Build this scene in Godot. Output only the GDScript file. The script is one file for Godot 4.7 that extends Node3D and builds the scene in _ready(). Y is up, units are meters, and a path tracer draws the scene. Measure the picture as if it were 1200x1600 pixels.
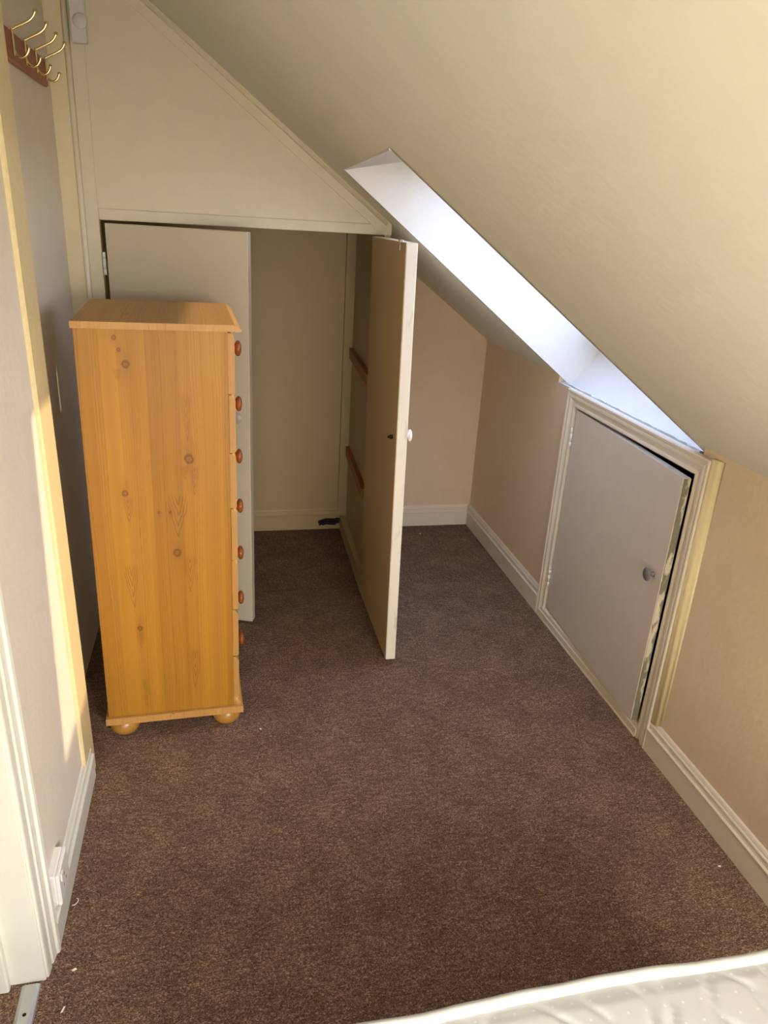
extends Node3D
# An attic bedroom: sloped ceiling with a roof window, knee wall with a hatch, built-in closet, pine chest.

const XR := 1.325        # knee wall face
const ZB := -3.543       # far wall face
const ZC := -2.763       # closet front
const ROOF_Y := 0.998    # height where the slope meets the knee wall
const PITCH := 0.746
const ROOF_UP := 0.2745  # roof thickness measured upwards
const REAR := 2.30         # gable wall behind the camera
const LEAN := 0.008     # the near left wall is a little out of plumb

var M := {}
var used := {}
var rng := RandomNumberGenerator.new()

func _ready():
	rng.seed = 4711
	setup_camera()
	setup_light()
	make_materials()
	build_floor()
	build_ceiling()
	build_walls()
	build_closet()
	build_hatch()
	build_skirtings()
	build_left_door()
	build_chest()
	build_hook_rail()
	build_small_things()
	build_bed()

# ------------------------------------------------------------------ camera and light
func setup_camera():
	var cam := Camera3D.new()
	cam.name = "camera"
	add_child(cam)
	cam.position = Vector3(0, 1.55, 0)
	cam.rotation_degrees = Vector3(-21.9876, -13.43015, 3.46752)
	cam.fov = rad_to_deg(2.0 * atan(800.0 / 1146.64))
	cam.near = 0.02
	cam.far = 100.0
	cam.current = true

func setup_light():
	var env := Environment.new()
	env.background_mode = Environment.BG_SKY
	var sm := ProceduralSkyMaterial.new()
	sm.sky_top_color = Color(0.61, 0.685, 0.85)
	sm.sky_horizon_color = Color(0.86, 0.865, 0.89)
	sm.sky_curve = 0.18
	sm.ground_bottom_color = Color(0.36, 0.34, 0.3)
	sm.ground_horizon_color = Color(0.6, 0.58, 0.55)
	sm.sun_angle_max = 8.0
	sm.sky_energy_multiplier = 1.0
	var sky := Sky.new()
	sky.sky_material = sm
	env.sky = sky
	env.background_energy_multiplier = 1.0
	env.ambient_light_source = Environment.AMBIENT_SOURCE_SKY
	env.tonemap_mode = Environment.TONE_MAPPER_LINEAR
	env.tonemap_exposure = 8.0
	env.sdfgi_enabled = true
	env.ssao_enabled = true
	env.ssil_enabled = true
	var we := WorldEnvironment.new()
	we.name = "world_environment"
	we.environment = env
	add_child(we)
	var sun := DirectionalLight3D.new()
	sun.name = "sun"
	sun.light_color = Color(1.0, 0.9, 0.74)
	sun.light_energy = 0.16
	sun.light_angular_distance = 1.2
	sun.shadow_enabled = true
	add_child(sun)
	# daylight from area lamps added at the unseen windows behind the camera
	fill_lamp("added_roof_fill", Vector3(0.92, 1.34, 1.075), Vector3(-PITCH, -1, 0), Vector2(1.0, 0.76), Color(1.0, 0.975, 0.94), 1.8)
	fill_lamp("added_gable_fill", Vector3(0.07, 1.0, REAR - 0.01), Vector3(0, 0, -1), Vector2(0.84, 1.04), Color(1.0, 0.975, 0.94), 0.28)
	sun.look_at_from_position(Vector3.ZERO, Vector3(-1.0, -0.53, 0.135), Vector3.UP)

func fill_lamp(called: String, at: Vector3, towards: Vector3, size: Vector2, color: Color, energy: float):
	var day := AreaLight3D.new()
	day.name = called
	day.area_size = size
	day.light_color = color
	day.light_energy = energy
	day.area_range = 12.0
	day.area_attenuation = 2.0
	day.shadow_enabled = true
	add_child(day)
	day.look_at_from_position(at, at + towards, Vector3.UP if absf(towards.y) < 0.5 else Vector3(0, 0, 1))

# ------------------------------------------------------------------ helpers: naming
func numbered(called: String) -> String:
	if not used.has(called):
		used[called] = 0
		return called
	used[called] += 1
	return "%s_%03d" % [called, used[called]]

func thing(called: String, label: String, category: String, at := Vector3.ZERO) -> Node3D:
	var o := Node3D.new()
	o.name = numbered(called)
	add_child(o)
	o.position = at
	o.set_meta("label", label)
	o.set_meta("category", category)
	return o

func setting(called: String, label: String, category: String) -> Node3D:
	var o := thing(called, label, category)
	o.set_meta("kind", "structure")
	return o

func begin(smooth := false) -> SurfaceTool:
	var st := SurfaceTool.new()
	st.begin(Mesh.PRIMITIVE_TRIANGLES)
	st.set_smooth_group(0 if smooth else -1)
	return st

func part(called: String, st: SurfaceTool, m: Material, parent: Node3D, at := Vector3.ZERO) -> MeshInstance3D:
	st.generate_normals()
	var o := MeshInstance3D.new()
	o.mesh = st.commit()
	o.material_override = m
	o.name = called
	parent.add_child(o, true)
	o.position = at
	return o

# ------------------------------------------------------------------ helpers: shapes
func uv_of(p: Vector3, n: Vector3, grain: int) -> Vector2:
	var a := n.abs()
	var dom := 0
	if a.y > a.x and a.y >= a.z: dom = 1
	elif a.z > a.x: dom = 2
	if dom == grain:
		var others := [0, 1, 2]
		others.erase(grain)
		return Vector2(p[others[0]], p[others[1]])
	var rest := 3 - dom - grain
	return Vector2(p[rest] + 0.37 * dom, p[grain])

# a convex face, turned away from the point `inside`
func poly(st: SurfaceTool, pts: Array, inside: Vector3, grain := 1):
	var mid := Vector3.ZERO
	for p in pts: mid += p
	mid /= pts.size()
	var n := Vector3.ZERO
	for i in pts.size():
		n += (pts[i] - mid).cross(pts[(i + 1) % pts.size()] - mid)
	if n.length() < 1e-12: return
	n = n.normalized()
	var q := pts.duplicate()
	if n.dot(mid - inside) > 0: q.reverse()   # clockwise seen from outside
	var nn := n if n.dot(mid - inside) > 0 else -n
	for i in range(1, q.size() - 1):
		for k in [0, i, i + 1]:
			st.set_uv(uv_of(q[k], nn, grain))
			st.add_vertex(q[k])

# eight corners: 0-3 bottom ring, 4-7 top ring
func hexa(st: SurfaceTool, c: Array, grain := 1):
	var inside := Vector3.ZERO
	for p in c: inside += p / 8.0
	for f in [[0, 1, 2, 3], [4, 5, 6, 7], [0, 1, 5, 4], [1, 2, 6, 5], [2, 3, 7, 6], [3, 0, 4, 7]]:
		poly(st, [c[f[0]], c[f[1]], c[f[2]], c[f[3]]], inside, grain)

func box(st: SurfaceTool, a: Vector3, b: Vector3, ch := 0.0, grain := 1):
	var lo := Vector3(min(a.x, b.x), min(a.y, b.y), min(a.z, b.z))
	var hi := Vector3(max(a.x, b.x), max(a.y, b.y), max(a.z, b.z))
	var mid := (lo + hi) / 2
	if ch <= 0.0:
		hexa(st, [lo, Vector3(hi.x, lo.y, lo.z), Vector3(hi.x, lo.y, hi.z), Vector3(lo.x, lo.y, hi.z), Vector3(lo.x, hi.y, lo.z), Vector3(hi.x, hi.y, lo.z), hi, Vector3(lo.x, hi.y, hi.z)], grain)
		return
	var h := (hi - lo) / 2
	ch = min(ch, 0.49 * 2 * min(h.x, min(h.y, h.z)))
	# v(sx, sy, sz, axis): the corner's vertex on the face across `axis`
	var v := func(s: Vector3, axis: int) -> Vector3:
		var q := Vector3.ONE * ch
		q[axis] = 0.0
		return mid + s * (h - q)
	for axis in 3:
		var u := (axis + 1) % 3
		var w := (axis + 2) % 3
		for s in [-1.0, 1.0]:
			var ring := []
			for k in [[-1, -1], [1, -1], [1, 1], [-1, 1]]:
				var sg := Vector3.ZERO
				sg[axis] = s; sg[u] = k[0]; sg[w] = k[1]
				ring.append(v.call(sg, axis))
			poly(st, ring, mid, grain)
		for k in [[-1, -1], [1, -1], [1, 1], [-1, 1]]:   # edges along `axis`
			var s0 := Vector3.ZERO
			s0[axis] = -1; s0[u] = k[0]; s0[w] = k[1]
			var s1 := s0
			s1[axis] = 1
			poly(st, [v.call(s0, u), v.call(s1, u), v.call(s1, w), v.call(s0, w)], mid, grain)
	for sx in [-1, 1]:
		for sy in [-1, 1]:
			for sz in [-1, 1]:
				var s := Vector3(sx, sy, sz)
				poly(st, [v.call(s, 0), v.call(s, 1), v.call(s, 2)], mid, grain)

# convex polygon (in a plane) pushed along `dir`
func slab(st: SurfaceTool, pts: Array, dir: Vector3, grain := 1):
	var mid := dir / 2
	for p in pts: mid += p / pts.size()
	var far := []
	for p in pts: far.append(p + dir)
	poly(st, pts, mid, grain)
	poly(st, far, mid, grain)
	for i in pts.size():
		var j := (i + 1) % pts.size()
		poly(st, [pts[i], pts[j], far[j], far[i]], mid, grain)

# a moulding: profile points (across, proud) carried from p0 to p1; m0, m1 mitre the ends
func mould(st: SurfaceTool, p0: Vector3, p1: Vector3, across: Vector3, proud: Vector3, profile: Array, m0 := 0.0, m1 := 0.0, grain := 1):
	var d := (p1 - p0).normalized()
	var r0 := []
	var r1 := []
	var c := Vector3.ZERO
	for q in profile:
		var off: Vector3 = across * q.x + proud * q.y
		r0.append(p0 + off + d * (q.x * m0))
		r1.append(p1 + off + d * (q.x * m1))
		c += (r0[-1] + r1[-1]) / (2.0 * profile.size())
	var n := profile.size()
	for i in n:
		var j := (i + 1) % n
		# outward side from the turn of the profile
		var e: Vector2 = profile[j] - profile[i]
		var out: Vector3 = across * (-e.y) + proud * e.x
		var area := 0.0
		for k in n:
			area += profile[k].cross(profile[(k + 1) % n])
		if area > 0: out = -out
		var mid: Vector3 = (r0[i] + r0[j] + r1[j] + r1[i]) / 4
		poly(st, [r0[i], r0[j], r1[j], r1[i]], mid - out, grain)
	var tri := PackedVector2Array(profile)
	var idx := Geometry2D.triangulate_polygon(tri)
	for t in range(0, idx.size(), 3):
		poly(st, [r0[idx[t]], r0[idx[t + 1]], r0[idx[t + 2]]], r0[idx[t]] + d, grain)
		poly(st, [r1[idx[t]], r1[idx[t + 1]], r1[idx[t + 2]]], r1[idx[t]] - d, grain)

# turned shape: profile of (along axis, radius), axis from `o` in direction `ax`
func lathe(st: SurfaceTool, o: Vector3, ax: Vector3, profile: Array, seg := 24):
	var u := ax.cross(Vector3.UP if abs(ax.y) < 0.9 else Vector3.RIGHT).normalized()
	var w := ax.cross(u).normalized()
	for i in profile.size() - 1:
		var a: Vector2 = profile[i]
		var b: Vector2 = profile[i + 1]
		for k in seg:
			var t0 := TAU * k / seg
			var t1 := TAU * (k + 1) / seg
			var d0 := u * cos(t0) + w * sin(t0)
			var d1 := u * cos(t1) + w * sin(t1)
			var e := b - a
			var out := (d0 + d1) * 0.5 * e.x - ax * e.y
			var q := [o + ax * a.x + d0 * a.y, o + ax * a.x + d1 * a.y, o + ax * b.x + d1 * b.y, o + ax * b.x + d0 * b.y]
			if a.y < 1e-6: q = [q[0], q[2], q[3]]
			elif b.y < 1e-6: q = [q[0], q[1], q[2]]
			var mid := Vector3.ZERO
			for p in q: mid += p / q.size()
			poly(st, q, mid - out)

# round bar along points, radius per point
func tube(st: SurfaceTool, pts: Array, rad: Array, seg := 12):
	var rings := []
	var prev := Vector3.ZERO
	for i in pts.size():
		var d: Vector3 = (pts[min(i + 1, pts.size() - 1)] - pts[max(i - 1, 0)]).normalized()
		var u := prev
		if i == 0: u = d.cross(Vector3(0, 0, 1) if abs(d.z) < 0.9 else Vector3.UP)
		u = (u - d * u.dot(d)).normalized()
		prev = u
		var w := d.cross(u)
		var ring := []
		for k in seg:
			var t := TAU * k / seg
			ring.append(pts[i] + (u * cos(t) + w * sin(t)) * rad[i])
		rings.append(ring)
	for i in rings.size() - 1:
		var c: Vector3 = (pts[i] + pts[i + 1]) / 2
		for k in seg:
			var j := (k + 1) % seg
			poly(st, [rings[i][k], rings[i][j], rings[i + 1][j], rings[i + 1][k]], c)
	poly(st, rings[0], pts[1])
	poly(st, rings[-1], pts[-2])

func smooth_path(ctrl: Array, steps: int) -> Array:
	var out := []
	for i in ctrl.size() - 1:
		var p0: Vector3 = ctrl[max(i - 1, 0)]
		var p3: Vector3 = ctrl[min(i + 2, ctrl.size() - 1)]
		for k in steps:
			out.append(ctrl[i].cubic_interpolate(ctrl[i + 1], p0, p3, float(k) / steps))
	out.append(ctrl[-1])
	return out

func fill(value, n: int) -> Array:
	var a := []
	for i in n: a.append(value)
	return a

func roof_y(x: float) -> float:
	return ROOF_Y + PITCH * (XR - x)

func roof(x: float, z: float, up := 0.0) -> Vector3:
	return Vector3(x, roof_y(x) + up, z)

# ------------------------------------------------------------------ materials
func tex(im: Image) -> ImageTexture:
	im.generate_mipmaps()
	return ImageTexture.create_from_image(im)

func plain(c: Color, rough: float, metal := 0.0) -> StandardMaterial3D:
	var m := StandardMaterial3D.new()
	m.albedo_color = c
	m.roughness = rough
	m.metallic = metal
	return m

func noise_image(size: int, freq: float, octaves: int, sd: int) -> Image:
	var n := FastNoiseLite.new()
	n.seed = sd
	n.noise_type = FastNoiseLite.TYPE_SIMPLEX_SMOOTH
	n.frequency = freq
	n.fractal_octaves = octaves
	return n.get_seamless_image(size, size)

# grey mottling round white, so that albedo_color keeps its meaning
func mottle(src: Image, depth: float) -> Image:
	var s := src.get_width()
	var im := Image.create(s, s, true, Image.FORMAT_RGB8)
	for y in s:
		for x in s:
			var v := 1.0 - depth * (1.0 - src.get_pixel(x, y).r)
			im.set_pixel(x, y, Color(v, v, v * (0.985 + 0.015 * v)))
	return im

func painted(c: Color, rough: float, mott: Texture2D, bump: Texture2D, scale: float, strength: float) -> StandardMaterial3D:
	var m := plain(c, rough)
	m.albedo_texture = mott
	m.normal_enabled = true
	m.normal_texture = bump
	m.normal_scale = strength
	m.uv1_triplanar = true
	m.uv1_world_triplanar = true
	m.uv1_scale = Vector3.ONE * scale
	return m

func carpet_image(size: int, turned: bool, sd: int) -> Array:
	var r := RandomNumberGenerator.new()
	r.seed = sd
	var cloud := noise_image(size, 0.006, 3, sd)
	var streak := FastNoiseLite.new()
	streak.seed = sd
	streak.noise_type = FastNoiseLite.TYPE_SIMPLEX
	streak.frequency = 0.06
	var grey := PackedFloat32Array()
	grey.resize(size * size)
	var last := 0.5
	for y in size:
		last = r.randf()
		for x in size:
			last = lerpf(last, r.randf(), 0.6)
			grey[y * size + x] = last
	var im := Image.create(size, size, true, Image.FORMAT_RGB8)
	var hm := Image.create(size, size, false, Image.FORMAT_RGB8)
	var dark := Vector3(0.245, 0.165, 0.118)
	var mid := Vector3(0.465, 0.36, 0.288)
	var pale := Vector3(0.72, 0.605, 0.505)
	for y in size:
		for x in size:
			var v := 0.55 * grey[y * size + x] + 0.45 * grey[((y + size - 1) % size) * size + x]
			var s := streak.get_noise_2d(x * 0.25, y * 1.3) * 0.12
			v = clampf((v - 0.5) * 1.6 + 0.51 + s + (cloud.get_pixel(x, y).r - 0.5) * 0.16, 0.0, 1.0)
			var c := dark.lerp(mid, v / 0.6) if v < 0.6 else mid.lerp(pale, (v - 0.6) / 0.4)
			var px := y if turned else x
			var py := x if turned else y
			im.set_pixel(px, py, Color(c.x, c.y, c.z))
			hm.set_pixel(px, py, Color(v, v, v))
	hm.bump_map_to_normal_map(3.0)
	return [tex(im), tex(hm)]

# pine: strips of board, fine straight grain that parts round the knots, and nested figure. u across the grain, v along it
func pine_image(w: int, h: int, size: Vector2, knots: Array, flames: Array, strips: Array, sd: int, light: Vector3, deep: Vector3) -> Array:
	var n1 := FastNoiseLite.new()
	n1.seed = sd
	n1.frequency = 1.0
	n1.fractal_octaves = 2
	var im := Image.create(w, h, true, Image.FORMAT_RGB8)
	var hm := Image.create(w, h, false, Image.FORMAT_RGB8)
	var brown := Vector3(0.43, 0.245, 0.065)
	# one line of grain tones, looked up by the bent position across the board
	var line := PackedFloat32Array()
	line.resize(4096)
	var r := RandomNumberGenerator.new()
	r.seed = sd
	var p := 0
	while p < 4096:
		var gap := r.randi_range(6, 24)
		var dark := r.randf_range(0.15, 1.0)
		for k in gap:
			if p + k < 4096: line[p + k] = dark * pow(float(k) / gap, 2.6)
		p += gap
	for y in h:
		var v := size.y * y / h
		for x in w:
			var u := size.x * x / w
			var si := 0
			while si < strips.size() - 1 and u > strips[si + 1][0]: si += 1
			var tone: float = strips[si][1]
			var su: float = u + 0.31 * si
			var g := su + n1.get_noise_2d(su * 2.5, v * 0.9 + si * 7.0) * 0.012 + n1.get_noise_2d(su * 9.0, v * 4.0) * 0.0012
			var heart := 0.0
			var halo := 0.0
			for k in knots:
				var kx: float = u - k[0]
				var ky: float = v - k[1]
				var kr: float = k[2]
				if absf(kx) > kr * 4.0 or absf(ky) > kr * 9.0: continue
				var q2 := (kx * kx + ky * ky * 0.10) / (kr * kr * 2.2)
				g -= signf(kx) * kr * 0.8 * exp(-q2) * minf(1.0, absf(kx) / (0.5 * kr))
				var e := sqrt(kx * kx + ky * ky * 0.8) / kr + n1.get_noise_2d(u * 60.0, v * 60.0) * 0.18
				if e < 1.1:
					heart = maxf(heart, 0.30 + 0.65 * (smoothstep(0.35, 0.6, e) - smoothstep(0.75, 1.1, e)) + 0.4 * (1.0 - smoothstep(0.0, 0.25, e)) - 0.3 * smoothstep(0.8, 1.1, e))
				halo = maxf(halo, 0.5 * exp(-q2 * 1.3))
			var figure := 0.0
			for k in flames:
				var fx: float = (u - k[0] - 0.004 * n1.get_noise_2d(v * 12.0, k[0] * 50.0)) / k[2]
				var fy: float = (v - k[1]) / k[3]
				if absf(fx) > 1.0 or fy < -0.05 or fy > 1.0: continue
				var lev := fy + pow(absf(fx), 1.25) * 0.75 + n1.get_noise_2d(u * 70.0, v * 22.0) * 0.03
				var f := lev * 5.0
				f -= floorf(f)
				var wall := (1.0 - smoothstep(0.75, 1.0, absf(fx))) * smoothstep(-0.05, 0.08, fy) * (1.0 - smoothstep(0.8, 1.0, lev))
				figure = maxf(figure, wall * (smoothstep(0.35, 0.93, f) - smoothstep(0.93, 1.0, f)))
			var i := int(g * 2300.0)
			var fine := line[posmod(i, 4096)] * (0.75 + 0.25 * n1.get_noise_2d(u * 400.0, v * 6.0))
			var broad := 0.5 + 0.5 * n1.get_noise_2d(su * 22.0, v * 0.6 + 3.0)
			var d := clampf(0.14 + 0.60 * fine * (0.3 + 0.7 * broad) + 0.34 * (1.0 - broad) + tone, 0.0, 1.0)
			d = clampf(d + halo * 0.45, 0.0, 1.0)
			var c := light.lerp(deep, d).lerp(brown, clampf(heart * 0.75 + figure * 0.45 + 0.6 * smoothstep(0.3, 0.85, fine) * (0.35 + 0.65 * broad), 0.0, 1.0))
			im.set_pixel(x, y, Color(c.x, c.y, c.z))
			var b := 1.0 - 0.5 * fine
			hm.set_pixel(x, y, Color(b, b, b))
	hm.bump_map_to_normal_map(1.0)
	return [tex(im), tex(hm)]

func pine_material(t: Array, uv_scale: Vector3, uv_offset: Vector3, tint := Color.WHITE) -> StandardMaterial3D:
	var m := plain(tint, 0.5)
	m.albedo_texture = t[0]
	m.normal_enabled = true
	m.normal_texture = t[1]
	m.normal_scale = 0.10
	m.uv1_scale = uv_scale
	m.uv1_offset = uv_offset
	return m

func make_materials():
	var coarse := noise_image(256, 0.012, 4, 11)
	var fine := noise_image(256, 0.05, 3, 12)
	var bump := fine.duplicate()
	bump.convert(Image.FORMAT_RGB8)
	bump.bump_map_to_normal_map(2.0)
	var bt := tex(bump)
	var mott := tex(mottle(coarse, 0.02))
	M.wall = painted(Color(0.86, 0.772, 0.655), 0.88, mott, bt, 2.2, 0.18)
	M.wall_pale = painted(Color(0.895, 0.862, 0.80), 0.85, mott, bt, 2.2, 0.18)
	M.ceiling = painted(Color(0.895, 0.885, 0.81), 0.9, mott, bt, 2.0, 0.2)
	M.reveal = painted(Color(0.90, 0.89, 0.865), 0.85, mott, bt, 2.2, 0.12)
	M.joinery = painted(Color(0.855, 0.825, 0.725), 0.42, mott, bt, 3.0, 0.10)
	M.door = painted(Color(0.835, 0.795, 0.715), 0.38, mott, bt, 3.0, 0.10)
	M.hatch = painted(Color(0.825, 0.785, 0.73), 0.40, mott, bt, 3.0, 0.10)
	M.trim = painted(Color(0.875, 0.83, 0.75), 0.36, mott, bt, 3.0, 0.08)
	M.trim_white = painted(Color(0.87, 0.875, 0.83), 0.36, mott, bt, 3.0, 0.08)
	M.yellowed = painted(Color(0.91, 0.84, 0.655), 0.30, tex(mottle(fine, 0.05)), bt, 4.0, 0.12)
	M.aged = painted(Color(0.905, 0.86, 0.73), 0.30, mott, bt, 4.0, 0.10)
	M.shaded_old_cream = painted(Color(0.74, 0.655, 0.495), 0.5, mott, bt, 3.0, 0.1)  # older closet cream, deepened in colour to carry the shade inside
	M.gloss = painted(Color(0.91, 0.88, 0.79), 0.16, mott, bt, 4.0, 0.04)
	M.void = plain(Color(0.58, 0.48, 0.37), 0.95)   # bare sawn boards
	M.slot = plain(Color(0.30, 0.29, 0.28), 0.6)
	# worn paint on the edges of the doors
	var worn := Image.create(256, 256, true, Image.FORMAT_RGB8)
	var wn := FastNoiseLite.new()
	wn.seed = 77
	wn.frequency = 0.02
	wn.fractal_octaves = 4
	for y in 256:
		for x in 256:
			var v := wn.get_noise_2d(x * 1.6, y * 0.55) + 0.35 * wn.get_noise_2d(x * 6.0, y * 2.0)
			var c := Color(0.50, 0.475, 0.40).lerp(Color(0.80, 0.77, 0.67), smoothstep(0.10, 0.26, v))
			worn.set_pixel(x, y, c)
	M.worn = plain(Color.WHITE, 0.6)
	M.worn.albedo_texture = tex(worn)
	M.worn.uv1_triplanar = true
	M.worn.uv1_scale = Vector3.ONE * 1.6
	var scuff := Image.create(256, 256, true, Image.FORMAT_RGB8)
	for y in 256:
		for x in 256:
			var v := wn.get_noise_2d(x * 3.0 + 90, y * 0.5) + 0.4 * wn.get_noise_2d(x * 9.0, y * 2.0 + 40)
			scuff.set_pixel(x, y, Color(0.92, 0.90, 0.845).lerp(Color(0.80, 0.77, 0.70), smoothstep(0.3, 0.8, v)))
	M.scuffed = plain(Color.WHITE, 0.5)
	M.scuffed.albedo_texture = tex(scuff)
	M.scuffed.uv1_triplanar = true
	M.scuffed.uv1_scale = Vector3.ONE * 1.4
	var ca := carpet_image(1024, false, 21)
	M.carpet = plain(Color.WHITE, 1.0)
	M.carpet.albedo_texture = ca[0]
	M.carpet.normal_enabled = true
	M.carpet.normal_texture = ca[1]
	M.carpet.normal_scale = 0.7
	M.carpet.uv1_triplanar = true
	M.carpet.uv1_world_triplanar = true
	M.carpet.uv1_scale = Vector3.ONE / 1.05
	var cb := carpet_image(512, true, 33)
	M.carpet_far = M.carpet.duplicate()
	M.carpet_far.albedo_texture = cb[0]
	M.carpet_far.normal_texture = cb[1]
	M.carpet_far.uv1_scale = Vector3.ONE / 0.53
	# pine chest
	var strips := [[0.0, 0.14], [0.022, 0.04], [0.045, -0.07], [0.085, 0.02], [0.155, 0.20], [0.235, 0.07], [0.265, -0.04], [0.345, 0.17]]
	var knots := [[0.083, 0.022, 0.006], [0.093, 0.052, 0.005], [0.107, 0.088, 0.010], [0.083, 0.44, 0.009], [0.255, 0.345, 0.014],
		[0.168, 0.50, 0.004], [0.198, 0.50, 0.004], [0.212, 0.625, 0.012], [0.097, 0.865, 0.008]]
	var flames := [[0.085, 0.10, 0.012, 0.04], [0.252, 0.17, 0.013, 0.16], [0.243, 0.365, 0.012, 0.05], [0.268, 0.365, 0.012, 0.11], [0.09, 0.455, 0.014, 0.09],
		[0.245, 0.635, 0.018, 0.15], [0.098, 0.878, 0.011, 0.07], [0.25, 0.95, 0.018, 0.18], [0.103, 1.04, 0.010, 0.13], [0.085, 0.66, 0.020, 0.17], [0.22, 0.45, 0.03, 0.16]]
	var side := pine_image(480, 1440, Vector2(0.376, 1.17), knots, flames, strips, 5, Vector3(0.75, 0.55, 0.18), Vector3(0.545, 0.35, 0.06))
	M.pine_side = pine_material(side, Vector3(1.0 / 0.376, -1.0 / 1.17, 1), Vector3.ZERO)
	var gen := pine_image(384, 768, Vector2(0.30, 0.60), [[0.08, 0.2, 0.006], [0.2, 0.43, 0.007]], [[0.2, 0.44, 0.014, 0.1]], [[0.0, 0.02], [0.09, 0.14], [0.19, -0.02]], 8, Vector3(0.80, 0.625, 0.37), Vector3(0.645, 0.455, 0.225))
	M.pine = pine_material(gen, Vector3(1.0 / 0.30, 1.0 / 0.60, 1), Vector3(0.3, 0.2, 0))
	M.pine_rail = pine_material(gen, Vector3(2.0 / 0.30, 1.0 / 0.60, 1), Vector3(0.1, 0.6, 0), Color(0.82, 0.74, 0.60))
	M.knob_wood = pine_material(gen, Vector3(3.0 / 0.30, 3.0 / 0.60, 1), Vector3.ZERO, Color(0.80, 0.60, 0.50))
	M.knob_wood.roughness = 0.22
	M.foot_wood = pine_material(gen, Vector3(1.0 / 0.30, 1.0 / 0.60, 1), Vector3.ZERO, Color(0.91, 0.88, 0.74))
	M.foot_wood.roughness = 0.3
	M.rail_wood = pine_material(gen, Vector3(3.0 / 0.30, 3.0 / 0.60, 1), Vector3(0.2, 0.1, 0), Color(0.80, 0.61, 0.78))
	M.brass = plain(Color(0.92, 0.86, 0.66), 0.25, 1.0)
	M.steel = plain(Color(0.78, 0.77, 0.74), 0.35, 0.9)
	M.alu = plain(Color(0.80, 0.80, 0.80), 0.42, 0.85)
	M.black_iron = plain(Color(0.05, 0.05, 0.06), 0.4, 0.4)
	M.white_plastic = plain(Color(0.92, 0.92, 0.91), 0.28)
	M.grey_plastic = plain(Color(0.83, 0.81, 0.80), 0.4)
	M.china = plain(Color(0.93, 0.93, 0.94), 0.15)
	M.dull_knob = plain(Color(0.74, 0.72, 0.71), 0.3)
	M.grey_knob = plain(Color(0.47, 0.44, 0.42), 0.4)  # mid-grey finish of the hatch knob
	M.paint_chip = plain(Color(0.03, 0.055, 0.09), 0.5)
	M.lint = plain(Color(0.9, 0.88, 0.84), 0.8)
	M.glass = plain(Color(0.95, 0.97, 1.0, 0.06), 0.02)
	M.glass.transparency = BaseMaterial3D.TRANSPARENCY_ALPHA
	M.ticking = mattress_material()
	M.tape = plain(Color(0.77, 0.775, 0.765), 0.85)
	M.tape.normal_enabled = true
	M.tape.normal_texture = bt
	M.tape.normal_scale = 0.5
	M.tape.uv1_triplanar = true
	M.tape.uv1_scale = Vector3(14, 60, 60)
	M.divan = plain(Color(0.62, 0.60, 0.58), 0.95)

func mattress_material() -> StandardMaterial3D:
	var s := 256
	var im := Image.create(s, s, true, Image.FORMAT_RGB8)
	im.fill(Color(0.745, 0.755, 0.75))
	for row in 4:
		for col in 4:
			var cx := col * 64 + (32 if row % 2 == 1 else 0) + 10
			var cy := row * 64 + 20
			for dy in range(-5, 6):
				for dx in range(-5, 6):
					if absi(dx) + absi(dy) < 6:
						im.set_pixel((cx + dx) % s, (cy + dy) % s, Color(0.83, 0.83, 0.825))
	var m := plain(Color.WHITE, 0.65)
	m.albedo_texture = tex(im)
	m.uv1_triplanar = true
	m.uv1_scale = Vector3.ONE * 8.0
	m.rim_enabled = true
	m.rim = 0.2
	return m

# ------------------------------------------------------------------ floor and ceiling
func build_floor():
	var f := setting("floor", "brown heather carpet covering the attic floor in two pieces", "floor")
	var st := begin()
	box(st, Vector3(-1.7, -0.12, -3.65), Vector3(1.45, -0.012, 2.55))
	part("subfloor", st, M.void, f)
	st = begin()
	box(st, Vector3(-0.49, -0.012, -2.871), Vector3(XR, 0.0, 2.45), 0.003)
	part("carpet", st, M.carpet, f)
	st = begin()
	box(st, Vector3(0.61, -0.012, ZB), Vector3(XR, -0.004, -2.879), 0.003)
	part("carpet", st, M.carpet_far, f)
	st = begin()
	box(st, Vector3(-0.49, -0.012, ZB), Vector3(0.606, -0.004, -2.879), 0.003)
	part("carpet", st, M.carpet_far, f)
	st = begin()
	box(st, Vector3(-1.65, -0.012, -1.6), Vector3(-0.493, -0.002, 0.4), 0.002)
	part("carpet", st, M.carpet_far, f)

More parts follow.
